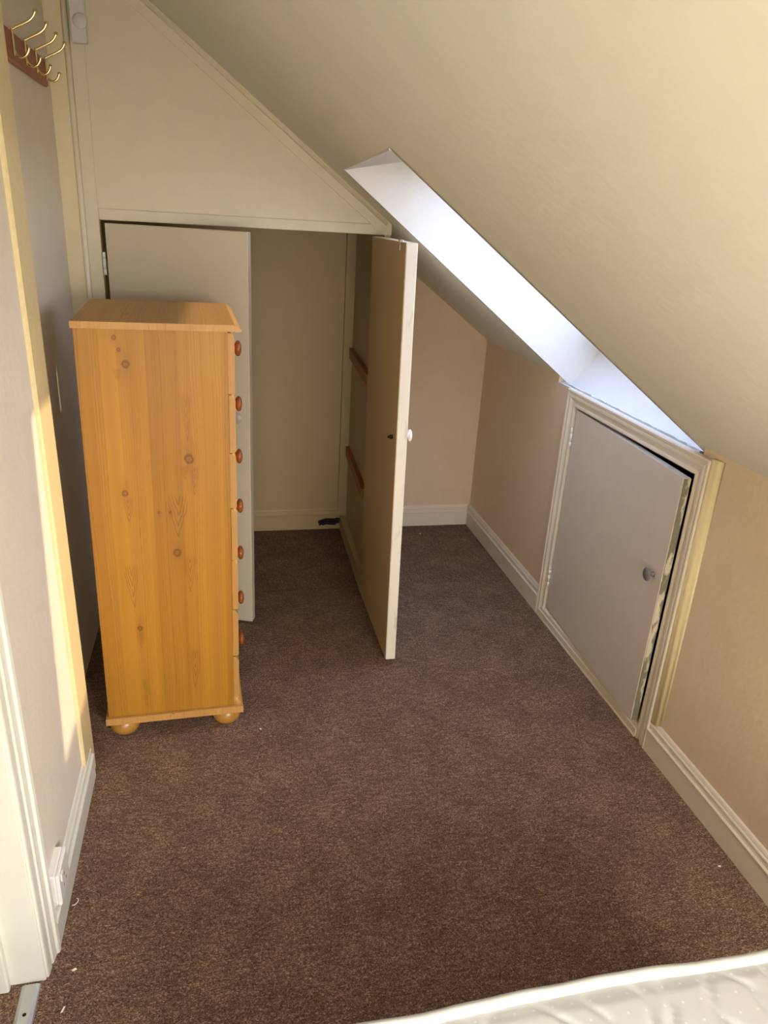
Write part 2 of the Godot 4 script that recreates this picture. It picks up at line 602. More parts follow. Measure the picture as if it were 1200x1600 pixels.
func build_ceiling():
	var c := setting("ceiling", "cream sloped attic ceiling falling to the knee wall", "ceiling")
	var zf := -3.63
	var zn := 2.55
	var x0 := -0.62
	var x1 := 1.60
	# hole corners: inner on the slope, outer on top of the roof
	var tf := roof(0.408, -2.572)
	var tn := roof(0.394, -1.816)
	var bf := roof(XR, -2.685)
	var bn := roof(XR, -1.777)
	var lf := Vector3(1.373, 0.962, -2.691)      # back of the ledge over the hatch
	var ln := Vector3(1.373, 0.962, -1.775)
	var otf := roof(0.70, -2.608, ROOF_UP)
	var otn := roof(0.70, -1.803, ROOF_UP)
	var obf := roof(1.523, -2.709, ROOF_UP)
	var obn := roof(1.523, -1.769, ROOF_UP)
	# second roof window, added behind the camera to let light in
	var s2f := 0.55
	var s2n := 1.60
	var st := begin()
	var up := ROOF_UP
	var strip := func(za0, za1, xa, xb, zb0, zb1):
		hexa(st, [roof(xa, za0), roof(xb, zb0), roof(xb, zb1), roof(xa, za1), roof(xa, za0, up), roof(xb, zb0, up), roof(xb, zb1, up), roof(xa, za1, up)])
	var ef := -2.572 - 0.1232 * (x0 - 0.408)     # the window's edges carried up to the top of the slope
	var en := -1.816 + 0.0419 * (x0 - 0.394)
	# far strip, beyond the roof window
	hexa(st, [roof(x0, zf), roof(XR, zf), bf, roof(x0, ef), roof(x0, zf, up), roof(1.523, zf, up), obf, roof(x0, ef, up)])
	# above the roof window
	hexa(st, [roof(x0, ef), tf, tn, roof(x0, en), roof(x0, ef, up), otf, otn, roof(x0, en, up)])
	# between the two roof windows
	hexa(st, [roof(x0, en), bn, roof(XR, s2f), roof(x0, s2f), roof(x0, en, up), obn, roof(1.523, s2f, up), roof(x0, s2f, up)])
	# round the second
	strip.call(s2f, s2n, x0, 0.56, s2f, s2n)
	strip.call(s2f, s2n, 1.28, x1, s2f, s2n)
	strip.call(s2n, zn, x0, x1, s2n, zn)
	# eaves beyond the knee wall
	hexa(st, [roof(1.523, zf), roof(1.75, zf), roof(1.75, zn), roof(1.523, zn), roof(1.523, zf, up), roof(1.75, zf, up), roof(1.75, zn, up), roof(1.523, zn, up)])
	hexa(st, [roof(XR, zf), roof(1.523, zf), roof(1.523, -2.73), roof(XR, -2.70), roof(XR, zf, up), roof(1.523, zf, up), roof(1.523, -2.73, up), roof(XR, -2.70, up)])
	hexa(st, [roof(XR, -1.765), roof(1.523, -1.755), roof(1.523, s2f), roof(XR, s2f), roof(XR, -1.765, up), roof(1.523, -1.755, up), roof(1.523, s2f, up), roof(XR, s2f, up)])
	part("plaster", st, M.ceiling, c)

	# the white lining of the roof window
	var w := setting("window_1", "white lined roof window cut into the sloped ceiling above the hatch", "window")
	var lining := func(q: Array, back: Vector3):
		var s := begin()
		slab(s, q, back)
		part("reveal_panel", s, M.reveal, w)
	var e := 0.006
	lining.call([tf + Vector3(0, 0, e), bf + Vector3(0, 0, e), lf + Vector3(0, 0, e), obf + Vector3(0, 0, e), otf + Vector3(0, 0, e)], Vector3(0, 0, -0.02))
	lining.call([tn - Vector3(0, 0, e), bn - Vector3(0, 0, e), ln - Vector3(0, 0, e), obn - Vector3(0, 0, e), otn - Vector3(0, 0, e)], Vector3(0, 0, 0.02))
	lining.call([tf - Vector3(0, e, 0), tn - Vector3(0, e, 0), otn - Vector3(0, e, 0), otf - Vector3(0, e, 0)], Vector3(0, 0.02, 0))
	lining.call([lf, ln, obn, obf], Vector3(0.015, -0.02, 0))
	# ledge over the hatch: two strips with a ragged open joint between them
	lining.call([Vector3(1.309, 0.976, -2.562), Vector3(1.309, 0.976, -1.777), Vector3(1.342, 0.971, -1.777), Vector3(1.342, 0.971, -2.562)], Vector3(0, -0.006, 0))
	lining.call([Vector3(1.3265, 0.974, -2.685), Vector3(1.3265, 0.974, -2.563), Vector3(1.342, 0.971, -2.563), Vector3(1.342, 0.971, -2.685)], Vector3(0, -0.003, 0))
	var led := begin()
	var zz := -2.69
	var j0 := 1.345
	while zz < -1.776:
		var z2 := minf(zz + rng.randf_range(0.008, 0.03), -1.775)
		var j1 := 1.3425 + maxf(0.0, rng.randf_range(-0.001, 0.0085))
		slab(led, [Vector3(j0, 0.976, zz), Vector3(j1, 0.976, z2), Vector3(1.377, 0.966, z2), Vector3(1.377, 0.966, zz)], Vector3(0, -0.035, 0))
		zz = z2
		j0 = j1
	part("ledge_strip", led, M.reveal, w)
	roof_light(w, otf, otn, obf, obn)
	# the second one, unseen, added behind the camera to light the room
	var w2 := setting("window_2", "added unseen roof window over the bed, letting fill light in from behind the camera", "window")
	for q in [[Vector2(0.56, s2f), Vector2(0.56, s2n)], [Vector2(1.28, s2f), Vector2(1.28, s2n)], [Vector2(0.56, s2f), Vector2(1.28, s2f)], [Vector2(0.56, s2n), Vector2(1.28, s2n)]]:
		var a := roof(q[0].x, q[0].y)
		var b := roof(q[1].x, q[1].y)
		var s := begin()
		var mid := roof(0.92, (s2f + s2n) / 2)
		var inw := (mid - (a + b) / 2)
		inw = Vector3(signf(inw.x) * (1 if absf(inw.x) > 0.1 else 0), 0, signf(inw.z) * (1 if absf(inw.z) > 0.1 else 0)) * 0.006
		slab(s, [a, b, b + Vector3(0, up, 0), a + Vector3(0, up, 0)], inw)
		part("reveal_panel", s, M.reveal, w2)
	roof_light(w2, roof(0.56, s2f, up), roof(0.56, s2n, up), roof(1.28, s2f, up), roof(1.28, s2n, up))

func roof_light(w: Node3D, tf: Vector3, tn: Vector3, bf: Vector3, bn: Vector3):
	var n := Vector3(PITCH, 1, 0).normalized()
	var mid := (tf + tn + bf + bn) / 4
	var inner := func(p: Vector3) -> Vector3:
		var d := mid - p
		var rail := 0.045 if d.x > 0 else 0.10  # lower rail widened to raise the foot of the sun patch
		return p + Vector3(signf(d.x) * rail, -signf(d.x) * rail * PITCH, signf(d.z) * 0.045)
	var c := [tf, tn, bn, bf]
	for i in 4:
		var a: Vector3 = c[i]
		var b: Vector3 = c[(i + 1) % 4]
		var s := begin()
		slab(s, [a, b, inner.call(b), inner.call(a)], n * 0.04)
		part("sash_frame", s, M.trim_white, w)
	var g := begin()
	slab(g, [inner.call(tf) + n * 0.018, inner.call(tn) + n * 0.018, inner.call(bn) + n * 0.018, inner.call(bf) + n * 0.018], n * 0.004)
	part("pane", g, M.glass, w)

# ------------------------------------------------------------------ walls
func build_walls():
	# far wall, behind closet and alcove
	var b := setting("wall_back", "cream far wall behind the closet and the alcove", "wall")
	var st := begin()
	slab(st, [Vector3(-0.6, -0.02, ZB), Vector3(1.45, -0.02, ZB), Vector3(1.45, roof_y(1.45), ZB), Vector3(-0.6, roof_y(-0.6), ZB)], Vector3(0, 0, -0.1))
	part("plaster", st, M.wall, b)
	# knee wall with the hatch opening
	var r := setting("wall_right", "low cream knee wall under the slope", "wall")
	st = begin()
	var top := ROOF_Y + 0.004
	box(st, Vector3(XR, -0.02, ZB), Vector3(XR + 0.09, top, -2.69))
	box(st, Vector3(XR, -0.02, -2.69), Vector3(XR + 0.045, 0.935, -2.506))
	box(st, Vector3(XR, 0.935, -2.69), Vector3(XR + 0.016, 0.9695, -2.563))
	box(st, Vector3(XR, -0.02, -1.733), Vector3(XR + 0.09, top, 2.5))
	box(st, Vector3(XR, 0.92, -2.506), Vector3(XR + 0.045, 0.935, -1.733))
	box(st, Vector3(XR, -0.02, -2.506), Vector3(XR + 0.09, 0.052, -1.733))
	part("plaster", st, M.wall, r)
	st = begin()
	box(st, Vector3(1.74, -0.02, -3.6), Vector3(1.78, 1.1, 2.5))
	box(st, Vector3(XR + 0.09, -0.06, -3.6), Vector3(1.78, -0.02, 2.5))
	box(st, Vector3(XR + 0.09, -0.02, -2.9), Vector3(1.74, 0.9, -2.88))
	box(st, Vector3(XR + 0.09, -0.02, -1.4), Vector3(1.74, 0.9, -1.38))
	part("eaves_boarding", st, M.void, r)
	# wall with the coat hooks, left of the closet
	var l := setting("wall_left", "pale left wall set back behind the chest, carrying the coat hooks", "wall")
	st = begin()
	box(st, Vector3(-0.60, -0.02, -3.62), Vector3(-0.482, roof_y(-0.55), -1.80))
	part("plaster", st, M.wall_pale, l)
	# near left wall with the doorway, a little out of plumb
	var n := setting("wall_left", "pale near left wall beside the doorway, catching a patch of sun", "wall")
	lean(n)
	st = begin()
	box(st, Vector3(-0.50, -0.02, -1.85), Vector3(-0.394, 2.30, -1.195))
	box(st, Vector3(-0.50, 2.02, -1.195), Vector3(-0.394, 2.30, -0.36))
	box(st, Vector3(-0.50, -0.02, -0.36), Vector3(-0.394, 2.30, 2.5))
	part("plaster", st, M.wall_pale, n)
	# wall behind the camera
	var k := setting("wall_rear", "cream gable wall behind the camera", "wall")
	st = begin()
	var wx0 := -0.36
	var wx1 := 0.50
	var wy0 := 0.46
	var wy1 := 1.54
	var deep := Vector3(0, 0, 0.12)
	slab(st, [Vector3(-0.62, -0.02, REAR), Vector3(wx0, -0.02, REAR), Vector3(wx0, roof_y(wx0), REAR), Vector3(-0.62, roof_y(-0.62), REAR)], deep)
	slab(st, [Vector3(wx1, -0.02, REAR), Vector3(1.45, -0.02, REAR), Vector3(1.45, roof_y(1.45), REAR), Vector3(wx1, roof_y(wx1), REAR)], deep)
	slab(st, [Vector3(wx0, -0.02, REAR), Vector3(wx1, -0.02, REAR), Vector3(wx1, wy0, REAR), Vector3(wx0, wy0, REAR)], deep)
	slab(st, [Vector3(wx0, wy1, REAR), Vector3(wx1, wy1, REAR), Vector3(wx1, roof_y(wx1), REAR), Vector3(wx0, roof_y(wx0), REAR)], deep)
	part("plaster", st, M.wall, k)
	var w := setting("window_3", "added unseen sash window in the gable wall, letting fill light in from behind the camera", "window")  # unseen window added only to brighten the room from behind
	for q in [[wx0, wy0, wx0 + 0.05, wy1], [wx1 - 0.05, wy0, wx1, wy1], [wx0, wy0, wx1, wy0 + 0.06], [wx0, wy1 - 0.05, wx1, wy1], [wx0, 1.0, wx1, 1.04]]:
		st = begin()
		box(st, Vector3(q[0], q[1], REAR + 0.05), Vector3(q[2], q[3], REAR + 0.09), 0.004)
		part("sash_frame", st, M.trim_white, w)
	st = begin()
	box(st, Vector3(wx0, wy0, REAR + 0.068), Vector3(wx1, wy1, REAR + 0.072))
	part("pane", st, M.glass, w)
	# landing beyond the doorway
	var g := setting("wall_landing", "plain walls of the landing beyond the doorway", "wall")
	st = begin()
	box(st, Vector3(-1.7, -0.02, -1.62), Vector3(-1.62, 2.4, 0.45))
	box(st, Vector3(-1.7, -0.02, -1.7), Vector3(-0.5, 2.4, -1.62))
	box(st, Vector3(-1.7, -0.02, 0.4), Vector3(-0.5, 2.4, 0.48))
	box(st, Vector3(-1.7, 2.3, -1.7), Vector3(-0.48, 2.4, 0.48))
	part("plaster", st, M.wall_pale, g)

func lean(n: Node3D):
	n.rotation.z = LEAN
	n.position.y = 0.0032

# ------------------------------------------------------------------ the closet
func build_closet():
	var w := setting("wall_closet", "cream closet front with a triangular panel and raised trim under the slope", "wall")
	var st := begin()
	# triangular panel, a little behind its frame
	slab(st, [Vector3(-0.40, 1.49, ZC - 0.005), Vector3(0.621, 1.49, ZC - 0.005), Vector3(0.621, roof_y(0.621), ZC - 0.005), Vector3(-0.40, roof_y(-0.40), ZC - 0.005)], Vector3(0, 0, -0.015))
	part("panel", st, M.joinery, w)
	st = begin()
	box(st, Vector3(-0.372, 1.483, ZC - 0.03), Vector3(0.622, 1.519, ZC), 0.002, 0)
	part("header_rail", st, M.joinery, w)
	st = begin()
	slab(st, [Vector3(0.56, 1.4835, ZC + 0.001), Vector3(0.625, 1.4835, ZC + 0.001), roof(0.625, ZC + 0.001), roof(0.56, ZC + 0.001)], Vector3(0, 0, -0.06))
	part("corner_block", st, M.joinery, w)
	st = begin()
	box(st, Vector3(-0.415, 0.0, ZC - 0.04), Vector3(-0.372, roof_y(-0.42), ZC), 0.002)
	part("stile", st, M.joinery, w)
	# sloped rail and the bead that covers its joint with the ceiling
	var d := Vector3(1, -PITCH, 0).normalized()
	var nn := Vector3(-PITCH, -1, 0).normalized()
	st = begin()
	mould(st, roof(-0.45, ZC), roof(0.622, ZC), nn, Vector3(0, 0, 1), [Vector2(0, -0.03), Vector2(0.047, -0.03), Vector2(0.047, -0.0005), Vector2(0.046, 0.0005), Vector2(0, 0.0005)], 0.0, 0.0, 0)
	part("sloped_rail", st, M.joinery, w)
	st = begin(true)
	mould(st, roof(-0.45, ZC), roof(0.612, ZC), nn, Vector3(0, 0, 1), [Vector2(0, 0), Vector2(0.017, 0), Vector2(0.0165, 0.005), Vector2(0.0135, 0.009), Vector2(0.009, 0.0105), Vector2(0.0045, 0.014), Vector2(0, 0.015)])
	part("cover_bead", st, M.joinery, w)
	# facing board and glossy bead left of the stile
	st = begin()
	box(st, Vector3(-0.484, 0.0, ZC - 0.02), Vector3(-0.430, roof_y(-0.49), ZC + 0.004), 0.003)
	part("facing_board", st, M.aged, w)
	st = begin(true)
	var bead := []
	for i in 9:
		var t := PI * i / 8.0
		bead.append(Vector2(0.009 - 0.009 * cos(t), 0.013 * sin(t)))
	mould(st, Vector3(-0.431, 0, ZC), Vector3(-0.431, roof_y(-0.42), ZC), Vector3(1, 0, 0), Vector3(0, 0, 1), bead)
	part("staff_bead", st, M.gloss, w)

	# partition between closet and alcove
	var p := setting("wall_partition", "thin cream board partition inside the closet with two shelf battens", "wall")
	st = begin()
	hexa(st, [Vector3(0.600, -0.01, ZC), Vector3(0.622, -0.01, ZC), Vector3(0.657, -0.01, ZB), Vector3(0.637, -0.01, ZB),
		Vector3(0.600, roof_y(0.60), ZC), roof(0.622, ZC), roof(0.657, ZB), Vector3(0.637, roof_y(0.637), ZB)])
	part("board", st, M.shaded_old_cream, p)
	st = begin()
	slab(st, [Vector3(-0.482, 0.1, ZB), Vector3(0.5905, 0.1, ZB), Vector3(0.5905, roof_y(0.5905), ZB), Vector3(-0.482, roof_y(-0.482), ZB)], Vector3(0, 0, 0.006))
	part("back_lining", st, M.shaded_old_cream, p)
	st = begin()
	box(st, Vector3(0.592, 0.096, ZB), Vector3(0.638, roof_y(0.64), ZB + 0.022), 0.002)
	part("post", st, M.shaded_old_cream, p)
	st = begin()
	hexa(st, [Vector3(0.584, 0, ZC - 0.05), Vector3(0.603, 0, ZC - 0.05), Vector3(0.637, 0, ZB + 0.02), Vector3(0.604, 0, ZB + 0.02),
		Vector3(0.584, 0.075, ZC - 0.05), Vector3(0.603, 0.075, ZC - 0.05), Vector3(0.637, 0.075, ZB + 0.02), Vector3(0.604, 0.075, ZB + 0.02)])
	part("plinth", st, M.shaded_old_cream, p)
	for y in [0.906, 0.416]:
		st = begin()
		hexa(st, [Vector3(0.584, y, ZC - 0.12), Vector3(0.607, y, ZC - 0.12), Vector3(0.637, y, ZB + 0.045), Vector3(0.617, y, ZB + 0.045),
			Vector3(0.584, y + 0.046, ZC - 0.12), Vector3(0.607, y + 0.046, ZC - 0.12), Vector3(0.637, y + 0.046, ZB + 0.045), Vector3(0.617, y + 0.046, ZB + 0.045)], 2)
		var bt := part("batten", st, M.pine_rail, p)
		bt.set_meta("label", "bare pine shelf batten")

	# left leaf, a little open
	var a := thing("cupboard_door", "plain cream closet door standing slightly ajar behind the pine chest", "door", Vector3(-0.362, 0, ZC))
	a.rotation_degrees.y = -19.5
	st = begin()
	box(st, Vector3(0.006, 0.012, -0.036), Vector3(0.497, 1.474, 0.0), 0.002)
	part("leaf", st, M.door, a)
	for y in [1.345, 0.22]:
		var hg := hinge(a, Vector3(-0.002, y, 0.004), Vector3(0, 1, 0), 0.074, 0.0055)
		hg.set_meta("label", "white painted butt hinge")
	var k := knob_part(a, Vector3(0.452, 0.850, 0.0), Vector3(0, 0, 1), 0.021, 0.026, M.dull_knob)
	k.set_meta("label", "round off-white knob")

	# right leaf, wide open towards the camera
	var r := thing("cupboard_door", "cream closet door swung wide open into the room, seen edge-on", "door", Vector3(0.577, 0, ZC + 0.002))
	r.rotation.z = 0.0145
	st = begin()
	box(st, Vector3(0, 0.024, 0.0), Vector3(0.036, 1.478, 0.512), 0.0015)
	part("leaf", st, M.door, r)
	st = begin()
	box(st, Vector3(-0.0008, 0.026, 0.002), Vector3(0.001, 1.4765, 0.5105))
	part("inner_face", st, M.shaded_old_cream, r)  # same paint as the leaf, darkened for the shade on this side
	st = begin()
	box(st, Vector3(0.0005, 0.0245, 0.5105), Vector3(0.0355, 1.4775, 0.5145), 0.0015)
	var ed := part("lock_edge", st, M.scuffed, r)
	ed.set_meta("label", "scuffed white edge of the door")
	k = knob_part(r, Vector3(0.036, 0.868, 0.455), Vector3(1, 0, 0), 0.021, 0.030, M.china)
	k.set_meta("label", "white china knob")
	st = begin(true)
	lathe(st, Vector3(0.0, 0.865, 0.455), Vector3(-1, 0, 0), [Vector2(0, 0), Vector2(0, 0.0075), Vector2(0.006, 0.0075), Vector2(0.010, 0.006), Vector2(0.017, 0.0035), Vector2(0.018, 0.0)], 16)
	var bo := part("knob_bolt", st, M.black_iron, r)
	bo.set_meta("label", "black bolt end of the knob")
	# ball catch at the top of the leaf
	st = begin()
	box(st, Vector3(-0.006, 1.452, 0.418), Vector3(0.0, 1.474, 0.446), 0.002)
	box(st, Vector3(-0.004, 1.474, 0.426), Vector3(0.010, 1.484, 0.438), 0.002)
	var ct := part("catch", st, M.steel, r)
	ct.set_meta("label", "small metal catch at the top edge")

func hinge(parent: Node3D, at: Vector3, ax: Vector3, length: float, r: float) -> MeshInstance3D:
	var st := begin(true)
	var h := length / 2
	var pf := [Vector2(-h, 0), Vector2(-h, r)]
	for k in [-0.5, 0.5]:
		var y: float = k * length * 0.45
		pf.append_array([Vector2(y - 0.0008, r), Vector2(y - 0.0004, r * 0.75), Vector2(y + 0.0004, r * 0.75), Vector2(y + 0.0008, r)])
	pf.append_array([Vector2(h, r), Vector2(h, 0)])
	lathe(st, at, ax, pf, 12)
	return part("hinge", st, M.trim_white, parent)

func knob_part(parent: Node3D, at: Vector3, ax: Vector3, r: float, length: float, m: Material) -> MeshInstance3D:
	var st := begin(true)
	lathe(st, at, ax, [Vector2(0, 0), Vector2(0, r * 0.55), Vector2(length * 0.12, r * 0.52), Vector2(length * 0.25, r * 0.38), Vector2(length * 0.45, r * 0.36), Vector2(length * 0.58, r * 0.60), Vector2(length * 0.66, r * 0.92), Vector2(length * 0.76, r), Vector2(length * 0.86, r * 0.94), Vector2(length * 0.95, r * 0.6), Vector2(length, 0)], 24)
	return part("knob", st, m, parent)

# ------------------------------------------------------------------ hatch in the knee wall
const ARCH := [Vector2(0, 0), Vector2(0, 0.011), Vector2(0.004, 0.013), Vector2(0.009, 0.012), Vector2(0.012, 0.009), Vector2(0.016, 0.009), Vector2(0.024, 0.012), Vector2(0.033, 0.017), Vector2(0.041, 0.0175), Vector2(0.043, 0.0145), Vector2(0.046, 0.0145), Vector2(0.049, 0.0185), Vector2(0.056, 0.0195), Vector2(0.060, 0.017), Vector2(0.060, 0)]
const SKIRT := [Vector2(0, 0), Vector2(0, 0.018), Vector2(0.072, 0.018), Vector2(0.075, 0.0205), Vector2(0.080, 0.0205), Vector2(0.083, 0.017), Vector2(0.083, 0.0145), Vector2(0.090, 0.0135), Vector2(0.098, 0.0145), Vector2(0.101, 0.0135), Vector2(0.102, 0.0095), Vector2(0.107, 0.0085), Vector2(0.112, 0.006), Vector2(0.114, 0)]

func build_hatch():
	var t := setting("trim_1", "moulded cream architrave framing the low hatch", "trim")
	var zf := -2.504
	var zn := -1.735
	var ty := 0.918
	var out := Vector3(-1, 0, 0)
	var st := begin()
	mould(st, Vector3(XR, 0.004, zf), Vector3(XR, ty, zf), Vector3(0, 0, -1), out, ARCH, 0, 1)
	part("jamb_moulding", st, M.trim, t)
	st = begin()
	mould(st, Vector3(XR, ty, zf), Vector3(XR, ty, zn), Vector3(0, 1, 0), out, ARCH, -1, 1)
	part("head_moulding", st, M.trim, t)
	st = begin()
	mould(st, Vector3(XR, 0.0, zn), Vector3(XR, ty, zn), Vector3(0, 0, 1), out, ARCH, 0, 1)
	part("jamb_moulding", st, M.trim, t)
	st = begin()
	mould(st, Vector3(XR, 0, zf - 0.058), Vector3(XR, 0, zn), Vector3(0, 1, 0), out, [Vector2(0, 0), Vector2(0, 0.0185), Vector2(0.006, 0.0185), Vector2(0.008, 0.0165), Vector2(0.030, 0.0165), Vector2(0.033, 0.013), Vector2(0.047, 0.012), Vector2(0.052, 0.007), Vector2(0.054, 0)])
	part("sill_strip", st, M.trim, t)
	# inner stops behind the leaf
	st = begin()
	box(st, Vector3(XR + 0.03, 0.05, -2.506), Vector3(XR + 0.045, 0.92, -2.47))
	part("door_stop", st, M.void, t)
	# hatch leaf
	var h := thing("hatch_door", "small off-white hatch door in the knee wall, not quite shut", "door", Vector3(XR - 0.004, 0, zf + 0.008))
	h.rotation_degrees.y = -2.55
	st = begin()
	var w := 0.752
	hexa(st, [Vector3(0, 0.062, 0), Vector3(0.024, 0.062, 0), Vector3(0.024, 0.062, w), Vector3(0, 0.062, w), Vector3(0, 0.910, 0), Vector3(0.024, 0.910, 0), Vector3(0.024, 0.903, w), Vector3(0, 0.903, w)])
	part("leaf", st, M.hatch, h)
	st = begin()
	box(st, Vector3(0.0025, 0.063, w - 0.001), Vector3(0.0235, 0.902, w + 0.002))
	var ed := part("lock_edge", st, M.worn, h)
	ed.set_meta("label", "chipped grey edge of the hatch")
	for y in [0.80, 0.195]:
		var hg := hinge(h, Vector3(-0.005, y, -0.004), Vector3(0, 1, 0), 0.075, 0.0055)
		hg.set_meta("label", "painted butt hinge")
	st = begin(true)
	lathe(st, Vector3(0, 0.575, w - 0.045), Vector3(-1, 0, 0), [Vector2(0, 0), Vector2(0, 0.008), Vector2(0.003, 0.0065), Vector2(0.016, 0.0055), Vector2(0.019, 0.009), Vector2(0.0205, 0.0195), Vector2(0.0225, 0.0212), Vector2(0.0245, 0.020), Vector2(0.025, 0.0)], 24)
	var k := part("knob", st, M.grey_knob, h)
	k.set_meta("label", "flat round grey knob on a thin stem")
	# yellowed filler strip right of the frame
	var y2 := setting("trim_2", "yellowed paint strip beside the hatch frame on the right", "trim")
	st = begin(true)
	mould(st, Vector3(XR, 0.108, zn + 0.059), Vector3(XR, 0.984, zn + 0.059), Vector3(0, 0, 1), out, [Vector2(0, 0), Vector2(0, 0.0145), Vector2(0.010, 0.0145), Vector2(0.020, 0.0125), Vector2(0.029, 0.008), Vector2(0.036, 0.003), Vector2(0.040, 0)])
	part("strip", st, M.yellowed, y2)

# ------------------------------------------------------------------ skirting boards
func build_skirtings():
	var up := Vector3(0, 1, 0)
	var r := setting("baseboard_right", "moulded cream skirting along the knee wall", "skirting")
	var st := begin()
	mould(st, Vector3(XR, 0, -1.676), Vector3(XR, 0, 2.42), up, Vector3(-1, 0, 0), SKIRT)
	part("skirting", st, M.trim, r)
	st = begin()
	mould(st, Vector3(XR, 0, ZB + 0.001), Vector3(XR, 0, -2.563), up, Vector3(-1, 0, 0), SKIRT)
	part("skirting", st, M.trim, r)
	var b := setting("baseboard_back", "moulded cream skirting along the far wall", "skirting")
	st = begin()
	mould(st, Vector3(0.656, 0, ZB), Vector3(XR - 0.016, 0, ZB), up, Vector3(0, 0, 1), SKIRT)
	part("skirting", st, M.trim, b)
	st = begin()
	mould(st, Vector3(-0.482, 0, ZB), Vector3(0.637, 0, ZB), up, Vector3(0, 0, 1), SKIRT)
	part("skirting", st, M.shaded_old_cream, b)  # closet skirting, its colour deepened for the shade in there
	# dark patch where the paint has come off
	st = begin()
	var ring := []
	var n := 26
	for i in n:
		var t := TAU * i / n
		var rx := 0.062 * signf(cos(t)) * pow(absf(cos(t)), 0.45) * (1.0 + rng.randf_range(-0.10, 0.06))
		var ry := 0.021 * signf(sin(t)) * pow(absf(sin(t)), 0.55) * (1.0 + rng.randf_range(-0.28, 0.12))
		ring.append(Vector3(0.553 + rx, 0.043 + ry + 0.006 * cos(t), ZB + 0.0186))
	var mid := Vector3(0.553, 0.043, ZB + 0.0186)
	for i in n:
		poly(st, [mid, ring[i], ring[(i + 1) % n]], mid - Vector3(0, 0, 1))
	var pc := part("bare_patch", st, M.paint_chip, b)
	pc.set_meta("label", "dark blue-black patch of missing paint")
	var l := setting("baseboard_left", "white moulded skirting below the near left wall", "skirting")
	lean(l)
	st = begin()
	mould(st, Vector3(-0.396, -0.004, -1.806), Vector3(-0.396, -0.004, -1.262), up, Vector3(1, 0, 0), SKIRT)
	part("skirting", st, M.trim_white, l)
	var c := setting("trim_3", "yellowed cream board along the outer corner of the left wall", "trim")
	lean(c)
	st = begin()
	box(st, Vector3(-0.47, -0.004, -1.852), Vector3(-0.384, 2.30, -1.727), 0.004)
	part("corner_board", st, M.yellowed, c)

# ------------------------------------------------------------------ doorway on the left
func build_left_door():
	var t := setting("trim_4", "white painted door frame and architrave at the left edge", "trim")
	lean(t)
	var prof := [Vector2(0, 0), Vector2(0, 0.006), Vector2(0.004, 0.0075), Vector2(0.024, 0.0085), Vector2(0.026, 0.0065), Vector2(0.029, 0.0065), Vector2(0.032, 0.0105), Vector2(0.052, 0.013), Vector2(0.055, 0.018), Vector2(0.064, 0.020), Vector2(0.068, 0.017), Vector2(0.070, 0)]
	var st := begin()
	mould(st, Vector3(-0.396, -0.006, -1.192), Vector3(-0.396, 2.02, -1.192), Vector3(0, 0, -1), Vector3(1, 0, 0), prof, 0, 1)
	part("architrave", st, M.trim_white, t)
	st = begin()
	mould(st, Vector3(-0.396, 2.02, -1.192), Vector3(-0.396, 2.02, -0.363), Vector3(0, 1, 0), Vector3(1, 0, 0), prof, -1, 1)
	part("architrave", st, M.trim_white, t)
	st = begin()
	mould(st, Vector3(-0.396, -0.006, -0.363), Vector3(-0.396, 2.02, -0.363), Vector3(0, 0, 1), Vector3(1, 0, 0), prof, 0, 1)
	part("architrave", st, M.trim_white, t)
	st = begin()
	box(st, Vector3(-0.505, -0.006, -1.21), Vector3(-0.394, 2.02, -1.186), 0.002)
	part("lining", st, M.trim_white, t)
	st = begin()
	box(st, Vector3(-0.505, -0.006, -0.369), Vector3(-0.394, 2.02, -0.345), 0.002)
	part("lining", st, M.trim_white, t)
	st = begin()
	box(st, Vector3(-0.505, -0.006, -1.187), Vector3(-0.463, 2.005, -1.170), 0.003)
	part("door_stop", st, M.trim_white, t)
	# small rusty hole left by a screw in the lining
	st = begin(true)
	lathe(st, Vector3(-0.462, 0.30, -1.1862), Vector3(0, 0, 1), [Vector2(0, 0.0045), Vector2(0.0008, 0.004), Vector2(0.001, 0.0)], 10)
	part("screw", st, plain(Color(0.34, 0.17, 0.10), 0.7), t)
	# metal strip over the carpet joint
	var s := thing("threshold_strip", "silver metal carpet strip lying across the doorway floor", "door strip", Vector3(-0.421, 0, -0.78))
	st = begin()
	mould(st, Vector3(-0.020, 0, -0.398), Vector3(-0.020, 0, 0.405), Vector3(1, 0, 0), Vector3(0, 1, 0), [Vector2(0, 0), Vector2(0.002, 0.0025), Vector2(0.009, 0.005), Vector2(0.012, 0.0045), Vector2(0.027, 0.0045), Vector2(0.030, 0.005), Vector2(0.037, 0.0025), Vector2(0.039, 0)])
	part("strip", st, M.alu, s)
	for z in [-0.333, 0.0, 0.33]:
		st = begin(true)
		lathe(st, Vector3(0.0, 0.0042, z), Vector3(0, 1, 0), [Vector2(0, 0), Vector2(0, 0.004), Vector2(0.0008, 0.0038), Vector2(0.001, 0.0)], 12)
		part("screw", st, M.black_iron, s)

